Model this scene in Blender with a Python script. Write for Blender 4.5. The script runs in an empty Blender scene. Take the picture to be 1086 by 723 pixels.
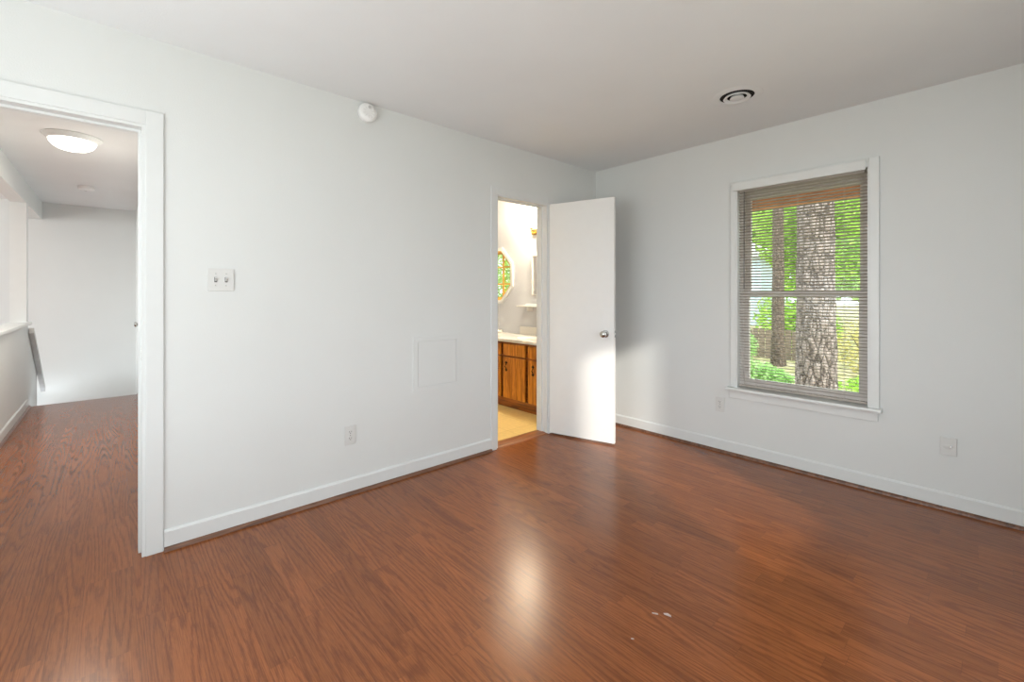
import bpy, bmesh, math, random
from mathutils import Vector, Matrix
random.seed(7)
S = bpy.context.scene
COL = S.collection
PI = math.pi

# ------------------------------------------------------------------ camera
F = 469.5
cam_d = bpy.data.cameras.new('camera'); cam = bpy.data.objects.new('camera', cam_d); COL.objects.link(cam)
cam.location = (2.70, -3.54, 1.23)
fx, fy = -0.7435, 0.6687
cam.rotation_euler = (PI/2, 0, math.atan2(-fx, fy))
cam_d.sensor_fit = 'HORIZONTAL'; cam_d.sensor_width = 36.0
cam_d.lens = 36.0*F/1086
cam_d.shift_x = 0.0
cam_d.shift_y = -(361.5-312)/1086
cam_d.clip_start = 0.02; cam_d.clip_end = 300
S.camera = cam

# ------------------------------------------------------------------ exposure, sky, sun, window fill lamps
S.view_settings.view_transform = 'Standard'; S.view_settings.look = 'None'
S.view_settings.gamma = 1.0; S.view_settings.use_curve_mapping = False
S.view_settings.exposure = 0.21
W = bpy.data.worlds.new('sky'); S.world = W; W.use_nodes = True
bg = W.node_tree.nodes['Background']
bg.inputs['Color'].default_value = (0.86, 0.94, 1.0, 1); bg.inputs['Strength'].default_value = 3.6

def lamp(name, kind, loc, direction, energy, color, **kw):
    d = bpy.data.lights.new(name, kind); d.energy = energy; d.color = color
    for k, v in kw.items(): setattr(d, k, v)
    o = bpy.data.objects.new(name, d); COL.objects.link(o); o.location = loc
    o.rotation_euler = Vector(direction).to_track_quat('-Z', 'Y').to_euler()
    return o
lamp('sun', 'SUN', (8, -6, 6), (-0.90, 0.42, -0.385), 3.0, (1.0, 0.95, 0.86), angle=math.radians(2.5))
# added fill lamps standing in for daylight at unseen windows
lamp('back_window_fill', 'AREA', (1.55, -5.0, 1.1), (0, 1, 1.3), 38, (0.97, 0.99, 1.0), shape='RECTANGLE', size=2.3, size_y=1.5)  # aimed upward as added fill for the ceiling
lamp('side_window_fill', 'AREA', (3.75, -1.65, 1.3), (-1, 0, -0.2), 11, (0.97, 0.99, 1.0), shape='RECTANGLE', size=1.0, size_y=1.5)
lamp('near_side_fill', 'AREA', (3.75, -3.75, 1.0), (-1, 0.15, -0.45), 12, (0.97, 0.99, 1.0), shape='RECTANGLE', size=1.3, size_y=1.5)  # added with its invented window to brighten wall_left
lamp('landing_fill', 'AREA', (-3.6, -7.6, 1.5), (0, 1, -0.05), 85, (0.98, 0.99, 1.0), shape='RECTANGLE', size=3.0, size_y=1.5)  # added for an invented window, brightens hall and stairwell walls

# ------------------------------------------------------------------ material helpers
def new_mat(name):
    m = bpy.data.materials.new(name); m.use_nodes = True
    nt = m.node_tree; return m, nt, nt.nodes['Principled BSDF']
def N(nt, t, **kw):
    n = nt.nodes.new(t)
    for k, v in kw.items(): setattr(n, k, v)
    return n
def L(nt, a, b): nt.links.new(a, b)
def math_n(nt, op, a, b=None, c=None):
    n = N(nt, 'ShaderNodeMath', operation=op)
    for i, v in enumerate((a, b, c)):
        if v is None: continue
        if isinstance(v, (int, float)): n.inputs[i].default_value = v
        else: L(nt, v, n.inputs[i])
    return n.outputs[0]
def ramp(nt, fac, stops):
    r = N(nt, 'ShaderNodeValToRGB'); e = r.color_ramp.elements
    while len(e) < len(stops): e.new(0.5)
    for i, (p, c) in enumerate(stops): e[i].position = p; e[i].color = (*c, 1)
    L(nt, fac, r.inputs[0]); return r.outputs[0]
def obj_co(nt): return N(nt, 'ShaderNodeTexCoord').outputs['Object']
def noise(nt, vec, scale, detail=2, rough=0.5, dist=0):
    n = N(nt, 'ShaderNodeTexNoise'); L(nt, vec, n.inputs['Vector'])
    n.inputs['Scale'].default_value = scale; n.inputs['Detail'].default_value = detail
    n.inputs['Roughness'].default_value = rough; n.inputs['Distortion'].default_value = dist
    return n.outputs['Fac']
def mapping(nt, vec, scale):
    m = N(nt, 'ShaderNodeMapping'); m.inputs['Scale'].default_value = scale; L(nt, vec, m.inputs['Vector']); return m.outputs[0]
def bump(nt, h, strength, dist, bsdf):
    b = N(nt, 'ShaderNodeBump'); b.inputs['Strength'].default_value = strength; b.inputs['Distance'].default_value = dist
    L(nt, h, b.inputs['Height']); L(nt, b.outputs[0], bsdf.inputs['Normal'])
def simple(name, col, rough=0.5, metal=0.0, var=0.06, scale=14, spec=0.5, bmp=0.0, bscale=120):
    m, nt, b = new_mat(name); co = obj_co(nt)
    f = noise(nt, co, scale, 3)
    lo = tuple(c*(1-var) for c in col); hi = tuple(min(1, c*(1+var)) for c in col)
    L(nt, ramp(nt, f, [(0.3, lo), (0.7, hi)]), b.inputs['Base Color'])
    b.inputs['Roughness'].default_value = rough; b.inputs['Metallic'].default_value = metal
    b.inputs['Specular IOR Level'].default_value = spec
    if bmp: bump(nt, noise(nt, co, bscale, 2), bmp, 0.002, b)
    return m
def emissive(name, col, strength):
    m, nt, b = new_mat(name); co = obj_co(nt)
    L(nt, ramp(nt, noise(nt, co, 6, 1), [(0.2, tuple(c*0.96 for c in col)), (0.8, col)]), b.inputs['Emission Color'])
    b.inputs['Emission Strength'].default_value = strength
    b.inputs['Base Color'].default_value = (0.9, 0.88, 0.84, 1); b.inputs['Roughness'].default_value = 0.3
    return m

M = {}
M['wall'] = simple('wall_paint', (0.735, 0.750, 0.738), 0.85, var=0.008, scale=3, spec=0.2, bmp=0.25, bscale=170)
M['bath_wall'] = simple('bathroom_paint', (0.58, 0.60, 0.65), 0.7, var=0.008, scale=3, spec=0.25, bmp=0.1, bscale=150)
M['ceiling'] = simple('ceiling_paint', (0.80, 0.815, 0.82), 0.9, var=0.01, scale=3, spec=0.15, bmp=0.3, bscale=140)
M['trim'] = simple('white_gloss_trim', (0.765, 0.78, 0.765), 0.35, var=0.01, spec=0.45)
M['door'] = simple('white_door_paint', (0.82, 0.815, 0.80), 0.42, var=0.008, spec=0.45)
M['trim_flat'] = simple('satin_white_trim', (0.735, 0.750, 0.742), 0.6, var=0.008, spec=0.25)
M['plastic'] = simple('white_plastic', (0.69, 0.69, 0.67), 0.35, var=0.01)
M['detector'] = simple('detector_plastic', (0.88, 0.88, 0.87), 0.35, var=0.01)
M['slot'] = simple('dark_slot', (0.05, 0.05, 0.05), 0.6)
M['void'] = simple('duct_shade', (0.008, 0.008, 0.008), 0.9)
M['chrome'] = simple('brushed_steel', (0.55, 0.54, 0.52), 0.22, 1.0)
M['brass'] = simple('polished_brass', (0.85, 0.55, 0.16), 0.25, 1.0)
M['iron'] = simple('black_iron', (0.02, 0.014, 0.01), 0.45, 0.6)
M['sash'] = simple('taupe_sash', (0.66, 0.61, 0.57), 0.5, var=0.03)
M['slat'] = simple('taupe_slat', (0.44, 0.39, 0.34), 0.45, var=0.03)
M['cord'] = simple('blind_cord', (0.5, 0.47, 0.43), 0.8)
M['wand'] = simple('smoky_wand', (0.16, 0.15, 0.14), 0.2)
M['soffit'] = simple('stained_soffit', (0.50, 0.20, 0.055), 0.6, var=0.25, scale=8)
M['counter'] = simple('cultured_marble', (0.80, 0.78, 0.74), 0.18, var=0.03, scale=7)
M['rail'] = simple('grey_rail', (0.56, 0.56, 0.55), 0.5)
M['chip'] = simple('plaster_chip', (0.52, 0.42, 0.35), 0.8)
M['siding'] = simple('pale_siding', (0.62, 0.72, 0.82), 0.7, var=0.03)
M['fence'] = simple('weathered_fence', (0.20, 0.15, 0.11), 0.8, var=0.3, scale=10)
M['globe'] = emissive('lit_frosted_glass', (1.0, 0.86, 0.66), 9.0)
M['dome'] = emissive('lit_dome_glass', (1.0, 0.93, 0.83), 3.2)

def make_mirror():
    m, nt, b = new_mat('mirror_glass'); b.inputs['Metallic'].default_value = 1; b.inputs['Roughness'].default_value = 0.03
    b.inputs['Base Color'].default_value = (0.8, 0.8, 0.8, 1); return m
M['mirror'] = make_mirror()
def make_glass():
    m = bpy.data.materials.new('window_glass'); m.use_nodes = True; nt = m.node_tree; nt.nodes.clear()
    o = N(nt, 'ShaderNodeOutputMaterial'); t = N(nt, 'ShaderNodeBsdfTransparent'); g = N(nt, 'ShaderNodeBsdfGlossy')
    t.inputs[0].default_value = (0.95, 0.97, 0.96, 1); g.inputs['Roughness'].default_value = 0.02
    mx = N(nt, 'ShaderNodeMixShader'); fr = N(nt, 'ShaderNodeFresnel'); fr.inputs[0].default_value = 1.45
    f = math_n(nt, 'MULTIPLY', fr.outputs[0], 0.6)
    L(nt, f, mx.inputs[0]); L(nt, t.outputs[0], mx.inputs[1]); L(nt, g.outputs[0], mx.inputs[2]); L(nt, mx.outputs[0], o.inputs[0])
    return m
M['glass'] = make_glass()

def make_floor():
    m, nt, b = new_mat('oak_laminate'); co = obj_co(nt)
    sp = N(nt, 'ShaderNodeSeparateXYZ'); L(nt, co, sp.inputs[0]); x, y = sp.outputs[0], sp.outputs[1]
    SW = 0.079
    ys = math_n(nt, 'DIVIDE', y, SW); si = math_n(nt, 'FLOOR', ys)
    wn = N(nt, 'ShaderNodeTexWhiteNoise', noise_dimensions='1D'); L(nt, si, wn.inputs['W'])
    xs = math_n(nt, 'ADD', math_n(nt, 'DIVIDE', x, 0.62), math_n(nt, 'MULTIPLY', wn.outputs['Value'], 7.3))
    xi = math_n(nt, 'FLOOR', xs)
    cv = N(nt, 'ShaderNodeCombineXYZ'); L(nt, si, cv.inputs[0]); L(nt, xi, cv.inputs[1])
    w2 = N(nt, 'ShaderNodeTexWhiteNoise', noise_dimensions='2D'); L(nt, cv.outputs[0], w2.inputs['Vector'])
    rnd = w2.outputs['Value']
    # cathedral figure: contours of a stretched noise field, new seed for every strip
    gx = math_n(nt, 'MULTIPLY', x, 0.6); gy = math_n(nt, 'MULTIPLY', y, 10.0)
    gz = math_n(nt, 'MULTIPLY', rnd, 40.0)
    gv = N(nt, 'ShaderNodeCombineXYZ'); L(nt, gx, gv.inputs[0]); L(nt, gy, gv.inputs[1]); L(nt, gz, gv.inputs[2])
    fld = noise(nt, gv.outputs[0], 1.0, 0.6, 0.35, 0.0)
    jag = noise(nt, mapping(nt, co, (22, 120, 1)), 1.0, 2, 0.6)
    ph = math_n(nt, 'ADD', math_n(nt, 'MULTIPLY', fld, 105.0), math_n(nt, 'MULTIPLY', jag, 4.5))
    ring = math_n(nt, 'MULTIPLY_ADD', math_n(nt, 'SINE', ph), 0.5, 0.5)
    ring = math_n(nt, 'POWER', ring, 2.4)
    pore = noise(nt, mapping(nt, co, (9, 320, 1)), 1.0, 3, 0.65)
    fac = math_n(nt, 'ADD', math_n(nt, 'MULTIPLY', ring, 0.20), math_n(nt, 'MULTIPLY', pore, 0.86))
    c1 = ramp(nt, fac, [(0.28, (0.310, 0.102, 0.030)), (0.48, (0.240, 0.073, 0.021)), (0.74, (0.142, 0.040, 0.012))])
    tone = N(nt, 'ShaderNodeMapRange'); L(nt, rnd, tone.inputs[0]); tone.inputs[3].default_value = 0.88; tone.inputs[4].default_value = 1.13
    hs = N(nt, 'ShaderNodeHueSaturation'); L(nt, tone.outputs[0], hs.inputs['Value']); L(nt, c1, hs.inputs['Color'])
    # seams
    fy_ = math_n(nt, 'FRACT', ys); fx_ = math_n(nt, 'FRACT', xs)
    e1 = math_n(nt, 'LESS_THAN', fy_, 0.016); e2 = math_n(nt, 'LESS_THAN', fx_, 0.0026)
    e = math_n(nt, 'MAXIMUM', e1, e2)
    mx = N(nt, 'ShaderNodeMix', data_type='RGBA'); L(nt, math_n(nt, 'MULTIPLY', e, 0.35), mx.inputs[0])
    L(nt, hs.outputs[0], mx.inputs[6]); mx.inputs[7].default_value = (0.07, 0.028, 0.014, 1)
    L(nt, mx.outputs[2], b.inputs['Base Color'])
    b.inputs['Roughness'].default_value = 0.24; b.inputs['Specular IOR Level'].default_value = 0.42
    hh = math_n(nt, 'SUBTRACT', math_n(nt, 'MULTIPLY', fac, -0.3), e)
    bump(nt, hh, 0.06, 0.001, b)
    return m
M['floor'] = make_floor()

def make_wood(name, light, dark, axis='Z', rough=0.4, s=1.0):
    m, nt, b = new_mat(name); co = obj_co(nt)
    sc = {'Z': (26*s, 26*s, 2.2*s), 'X': (2.2*s, 26*s, 26*s), 'Y': (26*s, 2.2*s, 26*s)}[axis]
    mp = mapping(nt, co, sc)
    f = noise(nt, mp, 1.0, 3, 0.6, 0.4)
    r = math_n(nt, 'MULTIPLY_ADD', math_n(nt, 'SINE', math_n(nt, 'MULTIPLY', f, 26.0)), 0.3, f)
    L(nt, ramp(nt, r, [(0.2, dark), (0.75, light)]), b.inputs['Base Color'])
    b.inputs['Roughness'].default_value = rough; return m
M['pine'] = make_wood('honey_pine', (0.74, 0.30, 0.030), (0.50, 0.17, 0.014))
M['pine_dark'] = make_wood('shadowed_pine_rail', (0.36, 0.11, 0.016), (0.20, 0.055, 0.009), 'X')  # darker copy of the pine: shade around the doors put into the colour
M['golden'] = make_wood('golden_wood', (0.88, 0.50, 0.10), (0.75, 0.38, 0.06), 'X')
M['shoe'] = make_wood('shoe_moulding_wood', (0.20, 0.095, 0.055), (0.11, 0.05, 0.03), 'Y', 0.35)
M['threshold'] = make_wood('threshold_wood', (0.34, 0.13, 0.045), (0.22, 0.075, 0.025), 'Y', 0.35)

def make_vinyl():
    m, nt, b = new_mat('yellow_vinyl_tile'); co = obj_co(nt)
    br = N(nt, 'ShaderNodeTexBrick'); L(nt, co, br.inputs['Vector']); br.offset = 0
    br.inputs['Scale'].default_value = 1.0; br.inputs['Brick Width'].default_value = 0.3; br.inputs['Row Height'].default_value = 0.3
    br.inputs['Mortar Size'].default_value = 0.003
    br.inputs['Color1'].default_value = (0.80, 0.60, 0.24, 1); br.inputs['Color2'].default_value = (0.75, 0.55, 0.21, 1)
    br.inputs['Mortar'].default_value = (0.6, 0.42, 0.16, 1)
    f = noise(nt, co, 30, 3)
    hs = N(nt, 'ShaderNodeHueSaturation'); L(nt, br.outputs['Color'], hs.inputs['Color'])
    L(nt, math_n(nt, 'MULTIPLY_ADD', f, 0.3, 0.85), hs.inputs['Value'])
    L(nt, hs.outputs[0], b.inputs['Base Color']); b.inputs['Roughness'].default_value = 0.35
    return m
M['vinyl'] = make_vinyl()

def make_bark(name, a, c):
    m, nt, b = new_mat(name); co = obj_co(nt)
    mp = mapping(nt, co, (17, 17, 5))
    v = N(nt, 'ShaderNodeTexVoronoi', feature='DISTANCE_TO_EDGE'); v.inputs['Scale'].default_value = 1.0
    d = N(nt, 'ShaderNodeVectorMath', operation='ADD'); L(nt, mp, d.inputs[0])
    nn = N(nt, 'ShaderNodeTexNoise'); L(nt, mp, nn.inputs['Vector']); nn.inputs['Scale'].default_value = 1.3
    L(nt, nn.outputs['Color'], d.inputs[1]); L(nt, d.outputs[0], v.inputs['Vector'])
    f = noise(nt, co, 18, 4, 0.7)
    col = ramp(nt, f, [(0.3, c), (0.7, a)])
    mx = N(nt, 'ShaderNodeMix', data_type='RGBA')
    L(nt, ramp(nt, v.outputs['Distance'], [(0.02, (0, 0, 0)), (0.14, (1, 1, 1))]), mx.inputs[0])
    mx.inputs[6].default_value = (0.045, 0.032, 0.026, 1); L(nt, col, mx.inputs[7])
    L(nt, mx.outputs[2], b.inputs['Base Color']); b.inputs['Roughness'].default_value = 0.9
    bump(nt, v.outputs['Distance'], 0.9, 0.06, b)
    return m
M['bark'] = make_bark('pine_bark', (0.40, 0.33, 0.30), (0.17, 0.125, 0.105))
M['bark2'] = make_bark('grey_bark', (0.20, 0.145, 0.11), (0.12, 0.085, 0.065))
def make_leaf(name, a, c, e):
    m, nt, b = new_mat(name); co = obj_co(nt)
    L(nt, ramp(nt, noise(nt, co, 5.5, 3, 0.7), [(0.3, a), (0.5, c), (0.72, e)]), b.inputs['Base Color'])
    b.inputs['Roughness'].default_value = 0.6; b.inputs['Specular IOR Level'].default_value = 0.2
    # thin leaves let part of the light through
    tr = N(nt, 'ShaderNodeBsdfTranslucent'); L(nt, b.inputs['Base Color'].links[0].from_socket, tr.inputs[0])
    mx = N(nt, 'ShaderNodeMixShader'); mx.inputs[0].default_value = 0.45
    out = nt.nodes['Material Output']; L(nt, b.outputs[0], mx.inputs[1]); L(nt, tr.outputs[0], mx.inputs[2]); L(nt, mx.outputs[0], out.inputs[0])
    return m
M['leaf'] = make_leaf('bright_leaves', (0.22, 0.42, 0.04), (0.42, 0.66, 0.10), (0.72, 0.84, 0.30))
M['leaf_cool'] = make_leaf('cool_leaves', (0.17, 0.36, 0.08), (0.36, 0.58, 0.20), (0.66, 0.80, 0.46))
M['leaf_dry'] = make_leaf('yellowing_leaves', (0.42, 0.42, 0.12), (0.70, 0.62, 0.26), (0.88, 0.78, 0.50))
M['grass'] = make_leaf('leafy_ground', (0.14, 0.18, 0.06), (0.34, 0.30, 0.15), (0.62, 0.52, 0.36))

# ------------------------------------------------------------------ mesh helpers
class MB:
    def __init__(s): s.bm = bmesh.new()
    def box(s, x0, x1, y0, y1, z0, z1, bev=0.0):
        r = bmesh.ops.create_cube(s.bm, size=1.0)['verts']
        for v in r:
            v.co = Vector((x0+(v.co.x+.5)*(x1-x0), y0+(v.co.y+.5)*(y1-y0), z0+(v.co.z+.5)*(z1-z0)))
        if bev:
            ed = list({e for v in r for e in v.link_edges})
            bmesh.ops.bevel(s.bm, geom=ed, offset=bev, segments=2, affect='EDGES', profile=0.6)
        return s
    def prism(s, pts, fn, d0, d1):
        """extrude the 2D polygon pts between depths d0 and d1; fn(u, v, d) -> xyz"""
        a = [s.bm.verts.new(fn(u, v, d0)) for u, v in pts]; b = [s.bm.verts.new(fn(u, v, d1)) for u, v in pts]
        n = len(pts); s.bm.faces.new(a); s.bm.faces.new(b[::-1])
        for i in range(n): s.bm.faces.new((a[i], b[i], b[(i+1) % n], a[(i+1) % n]))
        return s
    def ring(s, outer, inner, fn, d0, d1):
        n = len(outer)
        V = [[s.bm.verts.new(fn(u, v, d)) for u, v in P] for P, d in ((outer, d0), (inner, d0), (outer, d1), (inner, d1))]
        for i in range(n):
            j = (i+1) % n
            for a, b in ((0, 1), (1, 3), (3, 2), (2, 0)):
                s.bm.faces.new((V[a][i], V[a][j], V[b][j], V[b][i]))
        return s
    def lathe(s, prof, seg=32, fn=lambda x, y, z: (x, y, z)):
        """prof: list of (r, h)"""
        rows = []
        for r, h in prof:
            if r < 1e-6: rows.append([s.bm.verts.new(fn(0, 0, h))])
            else: rows.append([s.bm.verts.new(fn(r*math.cos(2*PI*k/seg), r*math.sin(2*PI*k/seg), h)) for k in range(seg)])
        for A, B in zip(rows, rows[1:]):
            for k in range(seg):
                j = (k+1) % seg
                if len(A) == 1 and len(B) == 1: continue
                if len(A) == 1: s.bm.faces.new((A[0], B[j], B[k]))
                elif len(B) == 1: s.bm.faces.new((A[k], A[j], B[0]))
                else: s.bm.faces.new((A[k], A[j], B[j], B[k]))
        return s
    def tube(s, pts, r, seg=8):
        pts = [Vector(p) for p in pts]; rows = []
        for i, p in enumerate(pts):
            d = (pts[min(i+1, len(pts)-1)] - pts[max(i-1, 0)]).normalized()
            u = d.cross(Vector((0, 0, 1)));  u = u.normalized() if u.length > 1e-4 else Vector((1, 0, 0))
            w = d.cross(u); rr = r[i] if isinstance(r, (list, tuple)) else r
            rows.append([s.bm.verts.new(p + rr*(u*math.cos(2*PI*k/seg)+w*math.sin(2*PI*k/seg))) for k in range(seg)])
        for A, B in zip(rows, rows[1:]):
            for k in range(seg): s.bm.faces.new((A[k], A[(k+1) % seg], B[(k+1) % seg], B[k]))
        s.bm.faces.new(rows[0][::-1]); s.bm.faces.new(rows[-1]); return s
    def build(s, name, mat, parent=None, smooth=False, origin=None):
        bmesh.ops.recalc_face_normals(s.bm, faces=s.bm.faces)
        me = bpy.data.meshes.new(name); s.bm.to_mesh(me); s.bm.free()
        me.materials.append(M[mat] if isinstance(mat, str) else mat)
        if smooth:
            for p in me.polygons: p.use_smooth = True
            try: me.set_sharp_from_angle(angle=math.radians(35))
            except Exception: pass
        o = bpy.data.objects.new(name, me); COL.objects.link(o)
        if parent: o.parent = parent
        return o
def tag(o, label=None, cat=None, group=None, kind=None):
    if label: o['label'] = label
    if cat: o['category'] = cat
    if group: o['group'] = group
    if kind: o['kind'] = kind
    return o
def empty(name, loc=(0, 0, 0), rz=0):
    o = bpy.data.objects.new(name, None); COL.objects.link(o); o.location = loc; o.rotation_euler = (0, 0, rz)
    o.empty_display_size = 0.1; return o
def struct(mb, name, mat, label=None, cat=None):
    o = mb.build(name, mat); tag(o, label, cat, kind='structure'); return o
def dup(root, loc=None):
    """copy a thing with its parts and their sub-parts"""
    r = root.copy(); COL.objects.link(r)
    if loc is not None: r.location = loc
    for ch in list(root.children):
        c = ch.copy(); COL.objects.link(c); c.parent = r
        for g in list(ch.children):
            d = g.copy(); COL.objects.link(d); d.parent = c
    return r

# ------------------------------------------------------------------ room shell
H = 2.44
T = 0.12                      # wall_left thickness, x -0.12..0
XR = 3.30; YB = -4.60         # unseen walls
DA0, DA1, DAH = -4.23, -3.425, 2.03      # hall doorway in wall_left
DB0, DB1, DBH = -1.285, -0.685, 2.03     # bathroom doorway in wall_left
WX0, WX1, WZ0, WZ1 = 1.335, 2.13, 0.52, 2.035   # window in wall_back
FE = -4.44                    # floor edge at the stairs
HL, HR = -4.24, -3.30         # hall width
XF = -5.76                    # far wall of the stairwell

f = MB(); f.box(0, XR, YB, 0, -0.05, 0); f.box(FE, 0, HL, HR, -0.05, 0)
struct(f, 'floor', 'floor', 'red-brown oak laminate floor with cathedral grain running towards the hall', 'floor')
struct(MB().box(-2.5, -0.118, HR+0.12, 0.2, -0.05, 0.0), 'floor', 'vinyl', 'yellow vinyl tile floor of the bathroom', 'floor')
struct(MB().box(0, XR, YB, 0, H, H+0.1), 'ceiling', 'ceiling', 'white textured bedroom ceiling', 'ceiling')
struct(MB().box(XF, 0, -8, 0.2, H, H+0.1), 'ceiling', 'ceiling', 'white ceiling over hall and bathroom', 'ceiling')
w = MB()
w.box(-T, 0, YB, DA0, 0, H).box(-T, 0, DA0, DA1, DAH, H).box(-T, 0, DA1, DB0, 0, H).box(-T, 0, DB0, DB1, DBH, H).box(-T, 0, DB1, 0, 0, H)
struct(w, 'wall_left', 'wall', 'white painted wall pierced by the hall doorway and bathroom doorway', 'wall')
TB = 0.16
w = MB()
w.box(0, WX0, 0, TB, -0.05, H).box(WX1, XR+0.12, 0, TB, -0.05, H).box(WX0, WX1, 0, TB, -0.05, WZ0).box(WX0, WX1, 0, TB, WZ1, H)
struct(w, 'wall_back', 'wall', 'white textured wall holding the window with blinds', 'wall')
w = MB()
SY0, SY1 = -2.07, -1.22
w.box(XR, XR+0.12, YB, -4.3, 0, H).box(XR, XR+0.12, -3.2, SY0, 0, H).box(XR, XR+0.12, SY1, 0, 0, H)
for p0, p1 in ((SY0, SY1), (-4.3, -3.2)): w.box(XR, XR+0.12, p0, p1, 0, WZ0).box(XR, XR+0.12, p0, p1, WZ1, H)
struct(w, 'wall_right', 'wall')
w = MB()
w.box(-T, 0.5, YB-0.12, YB, 0, H).box(2.6, XR+0.12, YB-0.12, YB, 0, H).box(0.5, 2.6, YB-0.12, YB, 0, WZ0).box(0.5, 2.6, YB-0.12, YB, WZ1+0.1, H)
struct(w, 'wall_front', 'wall')
# frames of the two windows behind the camera
w = MB(); w.ring([(SY0, WZ0), (SY1, WZ0), (SY1, WZ1), (SY0, WZ1)], [(SY0+.04, WZ0+.04), (SY1-.04, WZ0+.04), (SY1-.04, WZ1-.04), (SY0+.04, WZ1-.04)], lambda u, v, d: (d, u, v), XR+.04, XR+.10)
w2 = struct(w, 'window_2', 'trim')
w = MB(); w.ring([(0.5, WZ0), (2.6, WZ0), (2.6, WZ1+.1), (0.5, WZ1+.1)], [(0.54, WZ0+.04), (2.56, WZ0+.04), (2.56, WZ1+.06), (0.54, WZ1+.06)], lambda u, v, d: (u, d, v), YB-.10, YB-.04)
w.box(1.53, 1.57, YB-.09, YB-.05, WZ0+.04, WZ1+.06)
struct(w, 'window_3', 'trim')
w = MB(); w.ring([(-4.3, WZ0), (-3.2, WZ0), (-3.2, WZ1), (-4.3, WZ1)], [(-4.26, WZ0+.04), (-3.24, WZ0+.04), (-3.24, WZ1-.04), (-4.26, WZ1-.04)], lambda u, v, d: (d, u, v), XR+.04, XR+.10)
struct(w, 'fill_window', 'trim')  # invented window, its opening added to let fill onto wall_left

# hall, stairwell and the room past the half wall
struct(MB().box(XF-0.12, XF, -8, 0.3, -2.7, H), 'wall_far', 'wall', 'white far wall of the stairwell at the end of the hall', 'wall')
struct(MB().box(XF, -T, HR, HR+0.12, -2.7 if False else 0, H).box(XF, FE, HR, HR+0.12, -2.7, 0), 'wall_hall', 'wall', 'white wall on the right of the hall', 'wall')
w = MB(); KT = 0.12
zc = 0.90
w.prism([(-T, 0), (-T, zc), (FE-0.03, zc), (FE-0.03, 0.86), (-5.22, 0.30), (-5.22, -2.7), (FE, -2.7), (FE, 0)], lambda u, v, d: (u, d, v), HL-KT, HL)
struct(w, 'wall_knee', 'wall', 'white half wall on the left of the hall, sloping down with the stairs', 'half wall')
w = MB().box(-4.45, -T, HL-KT-0.02, HL+0.03, zc, zc+0.028, 0.004)
struct(w, 'trim_1', 'trim', 'white cap board on top of the half wall', 'trim')
struct(MB().box(XF, -T, HL-KT, HL, 2.215, H), 'trim_2', 'wall', 'white boxed beam under the hall ceiling above the half wall', 'beam')
struct(MB().box(-4.46, -4.33, HL-KT, HL, zc+0.028, 2.215), 'trim_3', 'trim', 'white square post between the half wall and the beam', 'post')
w = MB().box(XF, -T, -8.12, -8.0, -0.05, 0.6).box(XF, -T, -8.12, -8.0, 2.2, H).box(XF, -5.2, -8.12, -8, 0.6, 2.2).box(-2.0, -T, -8.12, -8, 0.6, 2.2)
struct(w, 'wall_landing', 'wall')
struct(MB().box(-T, 0, -8, YB-0.12, 0, H), 'wall_landing', 'wall')
struct(MB().box(FE, -T, -8, HL-KT, -0.05, 0).box(XF, FE, -8, HL-KT, -0.05, 0), 'floor', 'floor')
w = MB()
for k in range(7): w.box(FE-0.25*(k+1), FE-0.25*k-0.002, HL, HR, -2.7, -0.19*(k+1)) if FE-0.25*(k+1) > XF else None
struct(w, 'stairs', 'floor', 'stairs going down from the end of the hall floor', 'stairs')
# bathroom walls
OC = (-1.783, 1.474)
def octa(a): return [(OC[0]+a/math.cos(PI/8)*math.cos(PI/8+k*PI/4), OC[1]+a/math.cos(PI/8)*math.sin(PI/8+k*PI/4)) for k in range(8)]
def xz(u, v, d): return (u, d, v)
BW = 0.2
w = MB()
sq = [(OC[0]+.36*c, OC[1]+.36*s_) for c, s_ in ((1, .4142), (.4142, 1), (-.4142, 1), (-1, .4142), (-1, -.4142), (-.4142, -1), (.4142, -1), (1, -.4142))]
x0, x1, z0, z1 = OC[0]-.36, OC[0]+.36, OC[1]-.36, OC[1]+.36
w.box(-2.6, x0, BW, BW+.14, 0, H).box(x1, -0.0, BW, BW+.14, 0, H).box(x0, x1, BW, BW+.14, 0, z0).box(x0, x1, BW, BW+.14, z1, H)
a = 0.30; O8 = octa(a)
corner_tris = [((x1, z1), 0, 1), ((x0, z1), 2, 3), ((x0, z0), 4, 5), ((x1, z0), 6, 7)]
w.ring([(x1, O8[0][1]), (O8[1][0], z1), (O8[2][0], z1), (x0, O8[3][1]), (x0, O8[4][1]), (O8[5][0], z0), (O8[6][0], z0), (x1, O8[7][1])], O8, xz, BW, BW+.14)
for (cx, cz), i, j in corner_tris:
    if i % 4 == 0: p = [(cx, cz), (O8[j][0], cz), (cx, O8[i][1])]
    else: p = [(cx, cz), (cx, O8[j][1]), (O8[i][0], cz)]
    w.prism(p, xz, BW, BW+.14)
struct(w, 'wall_bathroom', 'bath_wall', 'warm white bathroom wall above the vanity', 'wall')
struct(MB().box(-2.6, -2.5, HR+.12, BW, 0, H).box(-T, -0.0, 0.0, BW, 0, H), 'wall_bathroom', 'bath_wall')
struct(MB().box(-T-.006, -T, HR+.12, DB0, 0, H).box(-T-.006, -T, DB1, BW, 0, H).box(-T-.006, -T, DB0, DB1, DBH, H), 'wall_bathroom', 'bath_wall')

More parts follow.
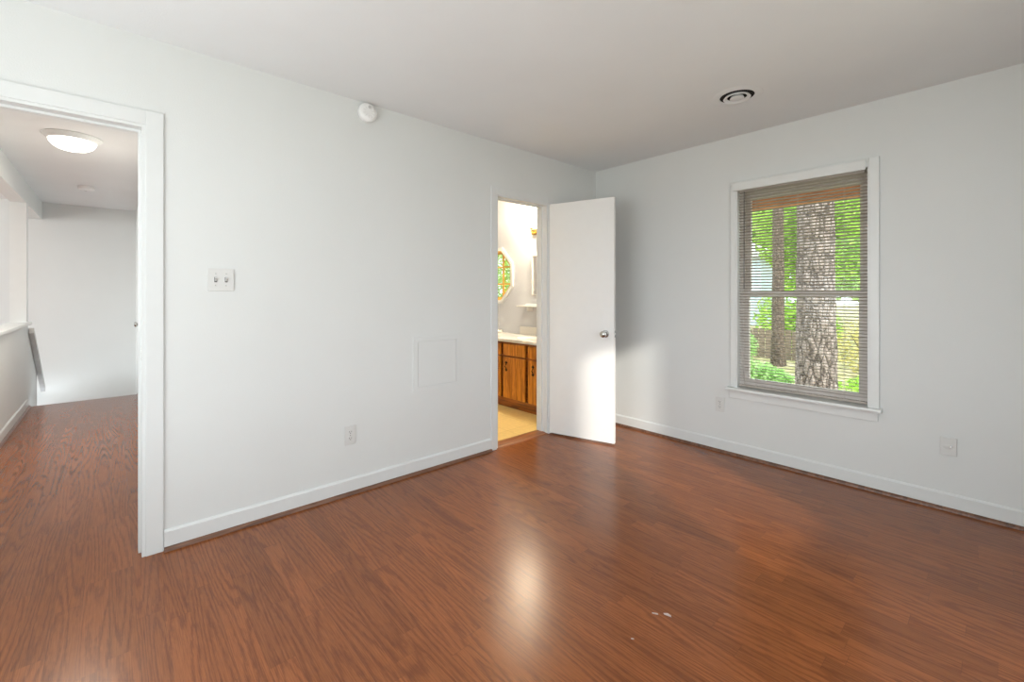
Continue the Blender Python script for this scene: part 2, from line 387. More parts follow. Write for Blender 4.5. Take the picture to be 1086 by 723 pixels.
# ------------------------------------------------------------------ baseboards + shoe moulding
def base_y(x, y0, y1, name, side=1, labels=(None, None)):     # runs along y, standing on plane x
    b = MB().prism([(0, 0.0), (0.012, 0.0), (0.012, 0.088), (0.006, 0.098), (0, 0.098)], lambda u, v, d: (x+side*u, d, v), y0, y1)
    o = struct(b, name, 'trim_flat', labels[0], 'baseboard' if labels[0] else None)
    q = [(0.012, 0)]+[(0.012+0.017*math.cos(t), 0.019*math.sin(t)) for t in [k*PI/12 for k in range(7)]]
    s = MB().prism(q, lambda u, v, d: (x+side*u, d, v), y0, y1).build('shoe_moulding', 'shoe', o, True)
    return o
def base_x(y, x0, x1, name, side=-1, labels=(None,)):
    b = MB().prism([(0, 0.0), (0.012, 0.0), (0.012, 0.088), (0.006, 0.098), (0, 0.098)], lambda u, v, d: (d, y+side*u, v), x0, x1)
    o = struct(b, name, 'trim_flat', labels[0], 'baseboard' if labels[0] else None)
    q = [(0.012, 0)]+[(0.012+0.017*math.cos(t), 0.019*math.sin(t)) for t in [k*PI/12 for k in range(7)]]
    MB().prism(q, lambda u, v, d: (d, y+side*u, v), x0, x1).build('shoe_moulding', 'shoe', o, True)
    return o
base_y(0, DA1+.064, DB0-.054, 'baseboard_left', 1, ('white baseboard between the hall doorway and the bathroom doorway',))
base_y(0, DB1+.054, -0.03, 'baseboard_left', 1, ('short white baseboard behind the open bathroom door',))
base_x(0, 0.0, XR, 'baseboard_back', -1, ('white baseboard under the window with brown shoe moulding',))
base_x(HL, FE+.03, -T, 'baseboard_hall', 1, ('white baseboard along the half wall in the hall',))
base_x(HR, FE, -T, 'baseboard_hall', -1, ('white baseboard on the right side of the hall',))

# ------------------------------------------------------------------ door casings and jambs
def casing(y0, y1, h, cw, name, label):
    r = empty(name, (0, 0, 0)); tag(r, label, 'door frame', kind='structure')
    e = 0.008
    def leg(a, b, nm='casing'):
        MB().box(0, 0.0105, a, b, 0, h+cw, 0.002).build(nm, 'trim_flat', r)
    leg(y0-cw-e+.008, y0+.008-.004); leg(y1-.004, y1+cw)
    MB().box(0, 0.010, y0+.004, y1-.004, h-.004, h+cw, 0.002).build('head_casing', 'trim_flat', r)
    MB().box(-T-.002, 0.004, y0-.004, y0+.018, 0, h-.018).box(-T-.002, 0.004, y1-.018, y1+.004, 0, h-.018).box(-T-.002, 0.004, y0-.004, y1+.004, h-.018, h+.003).build('jamb', 'trim_flat', r)
    MB().box(-.085, -.05, y0+.016, y0+.029, 0, h-.016, .001).box(-.085, -.05, y1-.029, y1-.016, 0, h-.016, .001).box(-.085, -.05, y0+.029, y1-.029, h-.029, h-.016, .001).build('door_stop', 'trim_flat', r)
    return r
ca = casing(DA0, DA1, DAH, 0.062, 'trim_4', 'white casing and jamb of the doorway to the hall')
MB().box(-.047, -.012, DA1-.0195, DA1-.0175, 0.918, 0.985, .0005).build('strike_plate', 'chrome', ca)
cb = casing(DB0, DB1, DBH, 0.052, 'trim_5', 'white casing and jamb of the bathroom doorway')
MB().prism([(-.125, 0), (0.008, 0), (0.002, .008), (-.03, .013), (-.09, .013), (-.12, .008)], lambda u, v, d: (u, d, v), DB0, DB1).build('threshold', 'threshold', cb)

# ------------------------------------------------------------------ bathroom door (open into the room)
HX, HY = 0.014, DB1-0.002
ang = math.atan2(0.172, 0.575)
door = empty('door_1', (HX, HY, 0), ang); tag(door, 'white flush door standing open beside the bathroom doorway', 'door', kind='structure')
DW = 0.592
MB().box(0.004, DW, 0.0, 0.035, 0.014, 2.022, 0.0015).build('door_leaf', 'door', door)
def knob(parent, x, y, z, s, mat='chrome'):     # axis along -y*s
    fn = lambda a, b, h: (x+a, y-s*h, z+b)
    k = MB().lathe([(0, 0), (.031, 0), (.031, .004), (.027, .008), (.012, .010), (.010, .030), (.013, .034), (.023, .040), (.027, .050), (.025, .060), (.018, .066), (0, .068)], 28, fn)
    return k.build('knob', mat, parent, True)
knob(door, DW-.075, 0.0, 0.905, 1); knob(door, DW-.075, 0.035, 0.905, -1)
MB().box(DW-.0005, DW+.0012, 0.005, 0.030, 0.878, 0.934, .0004).box(DW+.001, DW+.009, .012, .022, .900, .914, .001).build('latch_plate', 'chrome', door)
for z in (0.20, 1.0, 1.82):
    MB().lathe([(0, 0), (.006, 0), (.006, .09), (.004, .094), (0, .096)], 12, lambda a, b, h, z=z: (a-.001, b-.006, z-.045+h)).build('hinge', 'trim', door, True)

# ------------------------------------------------------------------ door on the right side of the hall
hd = empty('door_2', (-3.60, HR, 0)); tag(hd, 'white door in the right wall of the hall beside the stairs', 'door', kind='structure')
MB().box(-.76, 0, -.010, -.002, 0.01, 2.02, .002).build('door_leaf', 'door', hd)
MB().box(0.0, .06, -.018, -.001, 0, 2.08, .003).box(-.82, -.76, -.018, -.001, 0, 2.08, .003).box(-.76, 0, -.018, -.001, 2.02, 2.08, .003).build('casing', 'trim', hd)
knob(hd, -.06, -.010, 0.90, 1)

# ------------------------------------------------------------------ window in the back wall
win = empty('window_1', (0, 0, 0)); tag(win, 'double-hung window behind blinds looking out at a pine trunk', 'window', kind='structure')
def frame_ring(x0, x1, z0, z1, b, y0, y1, name, mat, bt=None, bb=None):
    bt = bt or b; bb = bb or b
    mb = MB().ring([(x0, z0), (x1, z0), (x1, z1), (x0, z1)], [(x0+b, z0+bb), (x1-b, z0+bb), (x1-b, z1-bt), (x0+b, z1-bt)], xz, y0, y1)
    return mb.build(name, mat, win)
# casing on the wall
CW = 0.052
MB().box(WX0-.042, WX0-.002, -.016, 0, WZ0-.0, WZ1+CW-.02, .003).build('side_casing', 'trim', win)
MB().box(WX1+.002, WX1+CW, -.016, 0, WZ0-.0, WZ1+CW, .003).build('side_casing', 'trim', win)
MB().box(WX0-.042, WX1+.002, -.0155, 0, WZ1-.005, WZ1+CW, .003).build('head_casing', 'trim', win)
MB().prism([(-.052, WZ0-.022), (-.055, WZ0-.012), (-.052, WZ0), (.07, WZ0+.004), (.07, WZ0-.022)], lambda u, v, d: (d, u, v), WX0-.066, WX1+.066).build('stool', 'trim', win)
MB().box(WX0-.05, WX1+.045, -.013, 0, WZ0-.085, WZ0-.022, .003).build('apron', 'trim', win)
# jamb lining
MB().box(WX0-.002, WX0+.006, -.01, TB, WZ0, WZ1).box(WX1-.006, WX1+.002, -.01, TB, WZ0, WZ1).box(WX0, WX1, -.01, TB, WZ1-.006, WZ1+.002).box(WX0, WX1, .06, TB+.03, WZ0-.02, WZ0+.012).build('jamb', 'trim', win)
IX0, IX1 = WX0+.006, WX1-.006
frame_ring(IX0, IX1, WZ0+.01, WZ1-.006, .022, .05, .135, 'window_frame', 'sash', bt=.03, bb=.012)
up = frame_ring(IX0+.022, IX1-.022, 1.215, WZ1-.036, .034, .100, .130, 'upper_sash', 'sash', bt=.038, bb=.035)
lo = frame_ring(IX0+.022, IX1-.022, WZ0+.022, 1.250, .034, .062, .094, 'lower_sash', 'sash', bt=.034, bb=.045)
MB().box(IX0+.06, IX1-.06, .113, .116, 1.245, WZ1-.07).build('glass_pane', 'glass', up)
MB().box(IX0+.06, IX1-.06, .077, .080, WZ0+.064, 1.22).build('glass_pane', 'glass', lo)
MB().box(1.70, 1.76, .050, .064, 1.250, 1.262, .002).build('sash_lock', 'sash', lo)

# blinds
bl = empty('window_blind', (0, 0, 0)); tag(bl, 'taupe horizontal mini blind with open slats hanging in the window', 'blind')
BX0, BX1 = WX0-.022, WX1-.012
MB().box(BX0, BX1, -.036, -.0165, WZ1-.022, WZ1+.040, .004).build('valance', 'trim', bl)
MB().box(BX0+.032, BX1-.012, .003, .030, WZ1-.030, WZ1-.008, .002).build('headrail', 'slat', bl)
sl = MB(); z = WZ1-.036; pitch = .0213; th = math.radians(17)
sx0, sx1 = WX0+.010, WX1-.010
def slat(z):
    prev = None
    for k in range(4):
        u = -0.0125 + k*0.025/3; c = 0.0018*(1-(u/.0125)**2)
        y = .018 + u*math.cos(th) ; zz = z - u*math.sin(th) + c
        a, b_ = sl.bm.verts.new((sx0, y, zz)), sl.bm.verts.new((sx1, y, zz))
        if prev: sl.bm.faces.new((prev[0], prev[1], b_, a))
        prev = (a, b_)
while z > WZ0+.035: slat(z); z -= pitch
so = sl.build('slats', 'slat', bl)
md = so.modifiers.new('thickness', 'SOLIDIFY'); md.thickness = 0.0006
MB().box(sx0, sx1, .006, .030, WZ0+.012, WZ0+.026, .003).build('bottom_rail', 'slat', bl)
for x in (WX0+.13, (WX0+WX1)/2, WX1-.13):
    MB().tube([(x, .0045, WZ0+.02), (x, .0045, WZ1-.03)], .0009, 6).tube([(x, .0315, WZ0+.02), (x, .0315, WZ1-.03)], .0009, 6).build('ladder_cord', 'cord', bl)
MB().tube([(WX0+.052, -.003, WZ1-.03), (WX0+.052, -.004, 1.27)], .0032, 6).build('tilt_wand', 'wand', bl)

# ------------------------------------------------------------------ wall fittings
def plate(name, label, cat, loc, rz, w_, h_, th_=.006):
    r = empty(name, loc, rz); tag(r, label, cat)      # local: x across, -y out of the wall, z up
    MB().box(-w_/2, w_/2, -th_, 0, -h_/2, h_/2, .0022).build('cover_plate', 'plastic', r)
    return r
def outlet(label, loc, rz):
    r = plate('wall_outlet', label, 'outlet', loc, rz, .070, .115)
    for dz in (-.0195, .0195):
        c = MB().prism([(.0165*math.cos(t), .0165*math.sin(t)*.86+dz) for t in [k*PI/10 for k in range(20)]], lambda u, v, d: (u, d, v), -.0085, -.004).build('receptacle', 'plastic', r)
        MB().box(-.0075, -.0055, -.0092, -.0080, dz-.001, dz+.008).box(.0055, .0075, -.0092, -.0080, dz-.001, dz+.007).prism([(.0026*math.cos(t), .0026*math.sin(t)+dz-.0065) for t in [k*PI/5 for k in range(10)]], lambda u, v, d: (u, d, v), -.0092, -.0080).build('slots', 'slot', c)
    MB().lathe([(0, 0), (.003, 0), (.002, .0012), (0, .0014)], 10, lambda a, b, h: (a, -.006-h, b)).build('screw', 'chrome', r, True)
    return r
outlet('white duplex outlet low on the left wall near the bathroom doorway', (0, -2.457, .362), PI/2)
outlet('white duplex outlet just left of and below the window', (1.208, 0, .368), 0)
sw = plate('light_switch', 'white double switch plate beside the hall doorway', 'light switch', (0, -3.130, 1.305), PI/2, .115, .115)
for dx in (-.023, .023):
    MB().box(dx-.006, dx+.006, -.0066, -.0055, -.013, .013).build('switch_slot', 'slot', sw)
    MB().prism([(-.006, -.009), (-.019, .006), (-.017, .011), (-.006, .009)], lambda u, v, d, dx=dx: (dx+d, u, v), -.004, .004).build('toggle', 'plastic', sw)
    for dz in (-.03, .03):
        MB().lathe([(0, 0), (.0028, 0), (.002, .001), (0, .0012)], 10, lambda a, b, h, dx=dx, dz=dz: (dx+a, -.006-h, dz+b)).build('screw', 'chrome', sw, True)
tv = plate('cable_plate', 'white plate with a round cable jack on the window wall, far right', 'cable outlet', (2.487, 0, .364), 0, .070, .100, .010)
MB().lathe([(.021, 0), (.021, .002), (.018, .003), (0, .003)], 28, lambda a, b, h: (a, -.010-h, b*.62-.002)).build('jack_disc', 'plastic', tv, True)
MB().lathe([(0, 0), (.0058, 0), (.0058, .010), (.003, .010), (.003, .004), (0, .004)], 14, lambda a, b, h: (a+.010, -.012-h, b+.004)).build('jack', 'chrome', tv, True)
# access panel
ap = empty('access_panel', (0, -1.825, .747), PI/2); tag(ap, 'painted-over white access panel on the left wall near the bathroom doorway', 'access panel')
AW, AH = .392, .375
MB().ring([(-AW/2, -AH/2), (AW/2, -AH/2), (AW/2, AH/2), (-AW/2, AH/2)], [(-AW/2+.036, -AH/2+.030), (AW/2-.036, -AH/2+.030), (AW/2-.036, AH/2-.030), (-AW/2+.036, AH/2-.030)], xz, -.006, 0).build('panel_frame', 'wall', ap)
MB().box(-AW/2+.039, AW/2-.039, -.004, 0, -AH/2+.033, AH/2-.033, .001).build('panel_door', 'wall', ap)
# smoke alarms
def alarm(label, loc, rot, s=1.0):
    r = empty('smoke_alarm', loc); r.rotation_euler = rot; tag(r, label, 'smoke alarm')
    MB().lathe([(0, 0), (.058*s, 0), (.058*s, .010), (0, .010)], 40).build('mounting_base', 'detector', r, True)
    bdy = MB().lathe([(.060*s, .010), (.062*s, .016), (.060*s, .030), (.052*s, .037), (.030*s, .040), (.016*s, .0385), (0, .0385)], 40).build('housing', 'detector', r, True)
    g = MB()
    for k in range(10):
        a0 = k*PI/5
        g.tube([(.022*s*math.cos(a0), .022*s*math.sin(a0), .0400), (.040*s*math.cos(a0), .040*s*math.sin(a0), .0392)], .0012, 6)
    g.build('grille', 'plastic', bdy)
    MB().lathe([(0, .036), (.011*s, .036), (.011*s, .041), (0, .042)], 20, lambda a, b, h: (a-.034*s, b+.006*s, h)).build('test_button', 'rail', r, True)
    return r
alarm('round white smoke alarm high on the left bedroom wall', (0, -2.352, 2.372), (0, PI/2, 0), .95)
alarm('round white smoke alarm on the hall ceiling behind the dome light', (-4.21, -3.77, H), (PI, 0, 0), 1.2)
# round ceiling vent
v = empty('ceiling_vent', (1.608, -.709, H)); v.rotation_euler = (PI, 0, 0); tag(v, 'round white air diffuser with dark slots on the bedroom ceiling', 'vent')
MB().lathe([(.140, 0), (.140, .0015), (.120, .004), (.099, .005), (.095, .002), (.096, -.004)], 48).build('outer_ring', 'ceiling', v, True)
MB().lathe([(0, .0008), (.1, .0008)], 48).build('duct_disc', 'void', v)  # flat black disc, the darkness inside the vent put into the colour
MB().lathe([(.068, .003), (.076, .013), (.070, .016), (.054, .007), (.056, .003)], 48).build('middle_cone', 'ceiling', v, True)
MB().lathe([(.034, .003), (.040, .014), (.032, .018), (0, .019)], 48).build('centre_disc', 'ceiling', v, True)

# hall dome light
dl = empty('ceiling_light', (-2.09, -3.775, H)); dl.rotation_euler = (PI, 0, 0); tag(dl, 'lit frosted dome light on the hall ceiling', 'ceiling light')
MB().lathe([(0, 0), (.170, 0), (.172, .006), (.164, .012), (.150, .026), (.140, .036), (.128, .036)], 48).build('pan', 'trim', dl, True)
MB().lathe([(.136, .034), (.132, .052), (.115, .076), (.085, .095), (.045, .106), (0, .109)], 48).build('dome', 'dome', dl, True)
lamp('hall_bulb', 'AREA', (-2.09, -3.775, H-.125), (0, 0, -1), 21, (1.0, 0.90, 0.78), shape='DISK', size=.24)
# stair hand rail
hr = empty('handrail', (0, 0, 0)); tag(hr, 'grey sloping handrail board descending beside the half wall at the stairs', 'handrail')
MB().prism([(-4.47, .86), (-4.47, .80), (-5.55, -.02), (-5.55, .05)], xz, HL+.004, HL+.045).build('rail', 'rail', hr)

# ------------------------------------------------------------------ bathroom fittings
VY = -.335; VX0, VX1 = -2.0, -.14
van = empty('vanity_cabinet', ((VX0+VX1)/2, VY, 0)); tag(van, 'honey pine vanity cabinet with plank doors in the bathroom', 'cabinet')
ox = (VX0+VX1)/2
def vb(mb, nm, mat, parent=van, **k):
    o = mb.build(nm, mat, parent, **k)
    for vtx in o.data.vertices: vtx.co -= Vector((ox, VY, 0))
    return o
vb(MB().box(VX0, VX1, VY+.018, BW-.005, .0, .712).box(VX0, VX1, VY, VY+.018, .545, .562).box(VX0, VX1, VY, VY+.018, .690, .712).box(VX0, VX1, VY, VY+.018, .058, .098), 'body', 'pine_dark')
vb(MB().box(VX0, VX1, VY-.004, VY+.03, 0.0, .058, .003), 'plinth', 'pine_dark')
cuts = [-1.79, -1.41, -1.015, -.622, -.235]
for i in range(4):
    a_, b_ = cuts[i]+.022, cuts[i+1]-.022
    for z0_, z1_, nm in ((.100, .545, 'door'), (.565, .690, 'drawer')):
        n = 3; wd = (b_-a_)/n; mb = MB()
        for k in range(n): mb.box(a_+k*wd+.0012, a_+(k+1)*wd-.0012, VY-.016, VY+.002, z0_, z1_, .004)
        d_ = vb(mb, nm, 'pine')
        if nm == 'door':
            hx = (a_+.055) if i in (2, 3) else (b_-.055)
            if i == 3: hx = a_+.075
            zc_ = .445
            hb = MB().tube([(hx, VY-.018, zc_+.038), (hx+.010, VY-.03, zc_+.020), (hx-.002, VY-.034, zc_), (hx+.010, VY-.03, zc_-.020), (hx, VY-.018, zc_-.038)], .0045, 8)
            hb.prism([(hx+.014*math.cos(t)*(1+.35*math.cos(4*t)), zc_+.040+.014*math.sin(t)*(1+.35*math.cos(4*t))) for t in [k*PI/12 for k in range(24)]], xz, VY-.0195, VY-.016)
            hb.prism([(hx+.014*math.cos(t)*(1+.35*math.cos(4*t)), zc_-.040+.014*math.sin(t)*(1+.35*math.cos(4*t))) for t in [k*PI/12 for k in range(24)]], xz, VY-.0195, VY-.016)
            vb(hb, 'handle', 'iron', d_)
        elif i != 2:
            vb(MB().lathe([(0, 0), (.007, 0), (.007, .012), (.015, .018), (.013, .026), (0, .028)], 18, lambda p, q, h, c=(a_+b_)/2: (c+p, VY-.016-h, .628+q)), 'knob', 'iron', d_, smooth=True)
ct = empty('countertop', (0, 0, 0)); tag(ct, 'cream white marble countertop on the pine vanity', 'countertop')
# slab with an oval basin
bx, by = -.80, -.08
def slab():
    mb = MB(); seg = 40; zt = .742
    ov = [(bx+.22*math.cos(2*PI*k/seg), by+.15*math.sin(2*PI*k/seg)) for k in range(seg)]
    X0, X1, Y0, Y1 = VX0, VX1+.012, VY-.025, BW-.002
    def edge(c, s_):
        tx = ((X1 if c > 0 else X0)-bx)/c if abs(c) > 1e-6 else 1e9
        ty = ((Y1 if s_ > 0 else Y0)-by)/s_ if abs(s_) > 1e-6 else 1e9
        t_ = min(tx, ty); return (bx+c*t_, by+s_*t_)
    dirs = [2*PI*k/seg for k in range(seg)]
    rect = [edge(math.cos(t), math.sin(t)) for t in dirs]
    # snap nearest samples to the corners
    for cx in (X0, X1):
        for cy in (Y0, Y1):
            j = min(range(seg), key=lambda k: abs(math.atan2(math.sin(dirs[k]-math.atan2(cy-by, cx-bx)), math.cos(dirs[k]-math.atan2(cy-by, cx-bx)))))
            rect[j] = (cx, cy)
    rows = [[mb.bm.verts.new((x, y, .712)) for x, y in rect], [mb.bm.verts.new((x, y, zt-.004)) for x, y in rect],
            [mb.bm.verts.new((bx+(x-bx)*.995, by+(y-by)*.99, zt)) for x, y in rect], [mb.bm.verts.new((x, y, zt)) for x, y in ov]]
    for r_, dz in ((.93, -.02), (.75, -.09), (.4, -.12), (.05, -.125)):
        rows.append([mb.bm.verts.new((bx+(x-bx)*r_, by+(y-by)*r_, zt+dz)) for x, y in ov])
    for A, B in zip(rows, rows[1:]):
        for k in range(seg): mb.bm.faces.new((A[k], A[(k+1) % seg], B[(k+1) % seg], B[k]))
    mb.bm.faces.new(rows[-1]); return mb
slab().build('counter_slab', 'counter', ct, True)
MB().box(-1.29, VX1, BW-.022, BW-.002, .742, .838, .003).build('backsplash', 'counter', ct)
fc = empty('faucet', (-.80, .10, .742)); tag(fc, 'chrome basin faucet at the back of the bathroom countertop', 'faucet')
MB().box(-.08, .08, -.02, .02, 0, .014, .004).build('base', 'chrome', fc)
MB().tube([(0, 0, .01), (0, 0, .06), (0, -.03, .085), (0, -.09, .08), (0, -.105, .065)], .009, 10).build('spout', 'chrome', fc, True)
for dx in (-.06, .06): MB().lathe([(0, .01), (.012, .01), (.012, .03), (.018, .034), (.016, .052), (0, .054)], 16, lambda a, b, h, dx=dx: (a+dx, b, h)).build('tap_handle', 'chrome', fc, True)
sd = MB().box(-1.76, -1.62, BW-.10, BW-.01, .742, .776, .008).build('soap_dish', 'counter'); tag(sd, 'low white block-shaped dish at the back left of the bathroom countertop', 'dish')
# wall shelf
sh = empty('wall_shelf', (-1.0, BW, 1.085)); tag(sh, 'small white shelf on the bathroom wall below the mirror', 'shelf')
MB().box(-.25, .30, -.12, 0, -.006, .010, .003).build('shelf_board', 'trim', sh)
MB().box(-.16, .30, -.05, 0, .010, .030, .003).build('back_lip', 'trim', sh)
for bx_ in (-.10, .15): MB().box(bx_, bx_+.015, -.09, 0, -.055, -.006, .002).build('bracket', 'trim', sh)
mi = empty('wall_mirror', (-.72, BW, 1.456)); tag(mi, 'framed grey mirror hanging on the bathroom wall above the shelf', 'mirror')
MB().ring([(-.36, -.24), (.36, -.24), (.36, .24), (-.36, .24)], [(-.350, -.23), (.350, -.23), (.350, .23), (-.350, .23)], xz, -.028, 0).build('frame', 'plastic', mi)
MB().box(-.350, .350, -.016, -.002, -.23, .23).build('mirror_glass', 'mirror', mi)
# vanity light
vl = empty('vanity_light', (-.74, BW, 1.97)); tag(vl, 'brass bar light with glowing glass shades above the bathroom mirror', 'wall light')
MB().box(-.34, .34, -.03, 0, -.035, .035, .010).build('back_plate', 'brass', vl)
for dx in (-.27, 0, .27):
    ar = MB().tube([(dx, -.02, -.005), (dx, -.07, -.02), (dx, -.10, 0.0), (dx, -.10, .03)], .008, 10).lathe([(0, .026), (.022, .028), (.026, .040), (0, .042)], 20, lambda a, b, h, dx=dx: (dx+a, -.10+b, h)).build('arm', 'brass', vl, True)
    MB().lathe([(.022, .040), (.040, .060), (.050, .090), (.052, .120), (.062, .150), (.058, .150), (.046, .118), (.018, .048), (0, .046)], 28, lambda a, b, h, dx=dx: (dx+a, -.10+b, h)).build('glass_shade', 'globe', ar, True)
    lamp('vanity_bulb', 'POINT', (-.74+dx, BW-.17, 2.14), (0, 0, -1), 32, (1.0, 0.83, 0.60), shadow_soft_size=.05)

# octagonal window
ow = empty('window_4', (0, 0, 0)); tag(ow, 'octagonal bathroom window with golden wooden muntins and white casing', 'window', kind='structure')
MB().ring(octa(.36), octa(.318), xz, BW-.022, BW).build('casing', 'trim', ow)
MB().ring(octa(.318), octa(.298), xz, BW-.008, BW+.12).build('jamb', 'golden', ow)
MB().ring(octa(.300), octa(.280), xz, BW+.03, BW+.06).build('sash', 'golden', ow)
mu = MB()
for k in (-1, 1):
    d_ = k*.110
    mu.box(OC[0]+d_-.009, OC[0]+d_+.009, BW+.035, BW+.055, OC[1]-.27, OC[1]+.27)
    mu.box(OC[0]-.27, OC[0]+.27, BW+.036, BW+.054, OC[1]+d_-.009, OC[1]+d_+.009)
mu.build('muntins', 'golden', ow)
MB().prism(octa(.29), xz, BW+.058, BW+.061).build('glass_pane', 'glass', ow)

# ------------------------------------------------------------------ scraps on the floor
def chip(pts, loc, label):
    o = MB().prism(pts, lambda u, v, d: (u, v, d), 0, .0025).build('plaster_flake', 'chip'); o.location = loc
    tag(o, label, 'debris', 'white flakes on the laminate'); return o
chip([(0, 0), (.004, -.002), (.022, .008), (.018, .012)], (1.790, -1.995, 0.0003), 'pale flake on the floor, left one of the close pair of white flakes')
chip([(0, 0), (.006, -.003), (.030, .004), (.026, .009), (.012, .011)], (1.822, -1.965, 0.0003), 'pale flake on the floor, right one of the close pair of white flakes')
chip([(0, 0), (.003, -.001), (.010, .003), (.008, .006)], (1.808, -2.166, 0.0003), 'tiny pale flake on the floor nearest the camera')

# ------------------------------------------------------------------ outdoors
struct(MB().box(5.5, 5.7, -9, -3.85, -.6, 4.2), 'sun_blocker', 'wall')  # unseen wall added to keep the sun out of the invented window
struct(MB().box(3.45, 30, -30, .4, -.75, -.6).box(-30, 3.45, -30, -8.3, -.75, -.6), 'ground', 'grass')  # unseen ground added to cut upward sky light and bounce the sun
GZ = -.55
g = MB(); nx, ny = 40, 40
gv = [[g.bm.verts.new((-22+44*i/nx, .4+34*j/ny, GZ + (random.random()-.5)*.08 + .035*max(0, 34*j/ny-4))) for j in range(ny+1)] for i in range(nx+1)]
for i in range(nx):
    for j in range(ny): g.bm.faces.new((gv[i][j], gv[i+1][j], gv[i+1][j+1], gv[i][j+1]))
tag(g.build('ground', 'grass', smooth=True), 'grassy leaf-strewn ground outside the window', 'ground', kind='structure')
e_ = MB().box(.2, 3.6, .16, .85, 2.10, 2.13).box(.2, 3.6, .80, .84, 2.0, 2.15)
struct(e_, 'trim_6', 'soffit', 'orange-brown wooden eave outside the top of the window', 'eave')

def trunk(r0, h, seed, seg=40, rows=60, flare=.35, rough=.03, lean=(0, 0)):
    rnd = random.Random(seed); ph = [rnd.random()*6.28 for _ in range(8)]
    mb = MB(); R = []
    for j in range(rows+1):
        t = j/rows; zz = t*h; row = []
        rb = r0*(1-.28*t)*(1+flare*math.exp(-zz/.35))
        for k in range(seg):
            a = 2*PI*k/seg
            pl = math.sin(7*a+ph[0]+2.2*math.sin(zz*2.1+ph[1]))*math.sin(zz*7+ph[2]+3*math.sin(a*2+ph[3]))
            pl2 = math.sin(11*a+ph[4]+zz*3)*.5
            r = rb*(1+rough*(pl+pl2)+rough*.6*(rnd.random()-.5)) + rb*.05*math.sin(3*a+ph[5])*math.exp(-zz/.8)
            row.append(mb.bm.verts.new((r*math.cos(a)+lean[0]*zz, r*math.sin(a)+lean[1]*zz, zz)))
        R.append(row)
    for A, B in zip(R, R[1:]):
        for k in range(seg): mb.bm.faces.new((A[k], A[(k+1) % seg], B[(k+1) % seg], B[k]))
    mb.bm.faces.new(R[-1]); return mb
def leaves(n, blobs, size, seed):
    rnd = random.Random(seed); mb = MB()
    for _ in range(n):
        c, r = rnd.choice(blobs)
        d = Vector((rnd.gauss(0, 1), rnd.gauss(0, 1), rnd.gauss(0, 1))).normalized()*(rnd.random()**.45)
        p = Vector(c)+Vector((d.x*r[0], d.y*r[1], d.z*r[2]))
        s = size*(.6+.8*rnd.random())
        u = Vector((rnd.gauss(0, 1), rnd.gauss(0, 1), rnd.gauss(0, .6))).normalized(); w_ = u.cross(Vector((rnd.gauss(0, 1), rnd.gauss(0, 1), rnd.gauss(0, 1)))).normalized()
        vs = [mb.bm.verts.new(p+q) for q in (-u*s, w_*s*.42, u*s, -w_*s*.42)]
        mb.bm.faces.new(vs)
    return mb
pt = empty('pine_tree', (1.125, 3.0, GZ)); tag(pt, 'thick scaly-barked pine trunk standing close outside the window', 'tree')
trunk(.222, 6.0, 3, 72, 150, .16, .035, (-.004, 0)).build('trunk', 'bark', pt, True)
def tree(label, x, y, r, h, crown, n, mat, seed, size=.12, bark='bark2', lean=(0, 0), group=None, name='leafy_tree'):
    o = empty(name, (x, y, GZ+.035*max(0, y-4.4)-.05)); tag(o, label, 'tree', group)
    if r: trunk(r, h, seed, 16, 24, .3, .04, lean).build('trunk', bark, o, True)
    lv = leaves(n, crown, size, seed)
    o2 = lv.build('foliage', mat, o)
    return o
tree('slender brown trunk seen through the blinds left of the pine', -.83, 8.0, .135, 6.5, [((0, .2, 5.6), (1.1, .7, 1.0))], 2000, 'leaf', 11, name='slender_tree')
tree('bright green leafy tree left of the pine trunk in the window view', -1.25, 11.8, .12, 6, [((0, 0, 4.5), (1.5, 1.5, 2.0)), ((.3, .2, 2.3), (1.2, 1.2, 1.0)), ((0, 0, 3.3), (1.4, 1.3, 1.1))], 8000, 'leaf', 12, .11)
tree('cool green leafy tree right behind the pine trunk', 0.4, 16.0, .14, 6, [((0, 0, 4.4), (2.1, 1.5, 2.0)), ((-.4, 0, 2.3), (1.9, 1.2, 1.2)), ((.8, .3, 2.9), (1.3, 1.2, 1.2))], 10000, 'leaf', 13, .15)
tree('leafy tree right of the pine trunk in the window view', 2.2, 10.2, .13, 5.5, [((-1, 0, 3.7), (1.6, 1.2, 1.7)), ((-1.5, .1, 2.3), (1.3, 1.0, .9)), ((-.8, 0, 5.0), (1.4, 1.2, 1.0))], 9000, 'leaf', 14, .09)
tree('green leafy tree seen through the octagonal bathroom window', -11.2, 9.0, .15, 6, [((0, 0, 3.0), (2.6, 1.6, 2.2)), ((.8, 0, 1.9), (2.0, 1.4, 1.4)), ((0, 0, 5), (2.0, 1.4, 1.4))], 5000, 'leaf', 15, .12)
tree('distant tall tree behind the others beyond the fence', 6.2, 20, .2, 8, [((0, 0, 4.8), (5.0, 2.2, 3.4)), ((-3.0, 1, 2.6), (4.2, 2.0, 2.2))], 5000, 'leaf_cool', 16, .22)
tree('distant broad tree far behind the left half of the window view', -5.0, 27, .2, 8, [((0, 0, 6.2), (6.5, 2.2, 4.0)), ((-4, 0, 5.0), (5.0, 2.0, 4.0))], 5500, 'leaf', 17, .28)
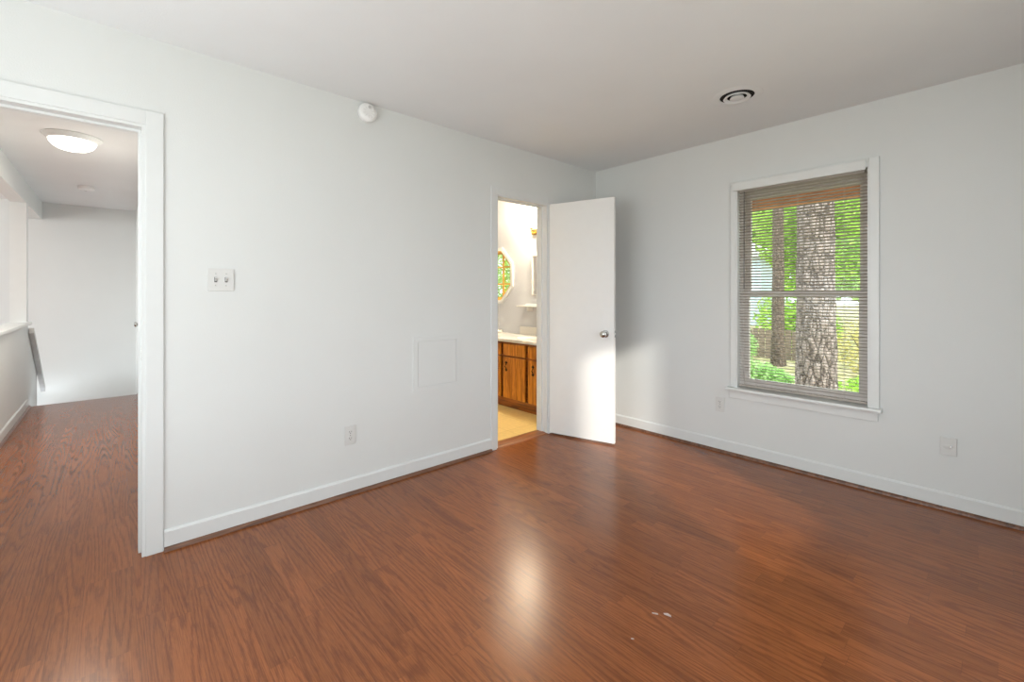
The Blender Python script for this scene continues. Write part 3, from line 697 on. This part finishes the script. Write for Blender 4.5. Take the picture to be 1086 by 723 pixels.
def bush(label, x, y, rx, rz, n, mat, seed, size=.07):
    o = empty('shrub', (x, y, GZ+.035*max(0, y-4.4)-.05)); tag(o, label, 'bush')
    st = MB()
    for k in range(5):
        a = k*1.26; st.tube([(0, 0, 0), (.3*rx*math.cos(a), .3*rx*math.sin(a), rz*.8), (.6*rx*math.cos(a), .6*rx*math.sin(a), rz*1.5)], [.02, .012, .004], 6)
    st.build('stems', 'bark2', o)
    leaves(n, [((0, 0, rz), (rx, rx*.8, rz)), ((rx*.5, 0, rz*.8), (rx*.7, rx*.5, rz*.7))], size, seed).build('foliage', mat, o)
bush('low green shrub left of the pine trunk in front of the fence', -.55, 5.6, .62, .26, 2600, 'leaf_cool', 21, .05)
bush('green shrub near the left edge of the window view', -1.75, 7.3, .6, .62, 3200, 'leaf_cool', 22, .055)
bush('low green shrub right of the pine trunk', 1.35, 5.3, .55, .24, 2200, 'leaf', 23, .05)
bush('yellowing shrub right of the pine trunk beyond the green one', .95, 8.0, .8, .62, 3200, 'leaf_dry', 24, .05)
bush('tall bright shrub behind the fence just left of the pine trunk', -1.1, 10.0, .95, .95, 4200, 'leaf', 25, .07)
# fence
fn_ = empty('wooden_fence', (-3.0, 8.9, GZ+.1)); tag(fn_, 'weathered brown board fence outside left of the pine trunk', 'fence')
p_ = MB()
for k in range(34): p_.box(-2.6+k*.15, -2.6+k*.15+.135, -.01, .01, 0, .78+.015*math.sin(k*1.7), .004)
p_.build('boards', 'fence', fn_)
for x in (-2.6, -.9, .8, 2.4): MB().box(x, x+.09, .012, .10, 0, .86).build('post', 'fence', fn_)
MB().box(-2.6, 2.5, .011, .04, .15, .22).box(-2.6, 2.5, .011, .04, .58, .65).build('rails', 'fence', fn_)
# pale house far left
ho = empty('neighbouring_house', (-6.45, 17, GZ+.35)); tag(ho, 'pale blue-white house glimpsed at the left through the blinds', 'house')
hw = MB().box(-2.6, 2.2, 0, 4, 0, 3.0)
for k in range(14): hw.box(-2.61, 2.21, -.012, 0, .02+k*.21, .20+k*.21)
hw.build('walls', 'siding', ho)
MB().prism([(-2.9, 3.0), (2.5, 3.0), (-.2, 4.4)], xz, -.3, 4.3).build('roof', 'rail', ho)
for x in (-1.4, .6):
    wn_ = MB().ring([(x, 1), (x+.8, 1), (x+.8, 2.2), (x, 2.2)], [(x+.07, 1.07), (x+.73, 1.07), (x+.73, 2.13), (x+.07, 2.13)], xz, -.05, -.01).build('window', 'trim', ho)
    MB().box(x+.07, x+.73, -.03, -.014, 1.07, 2.13).build('pane', 'mirror', wn_)
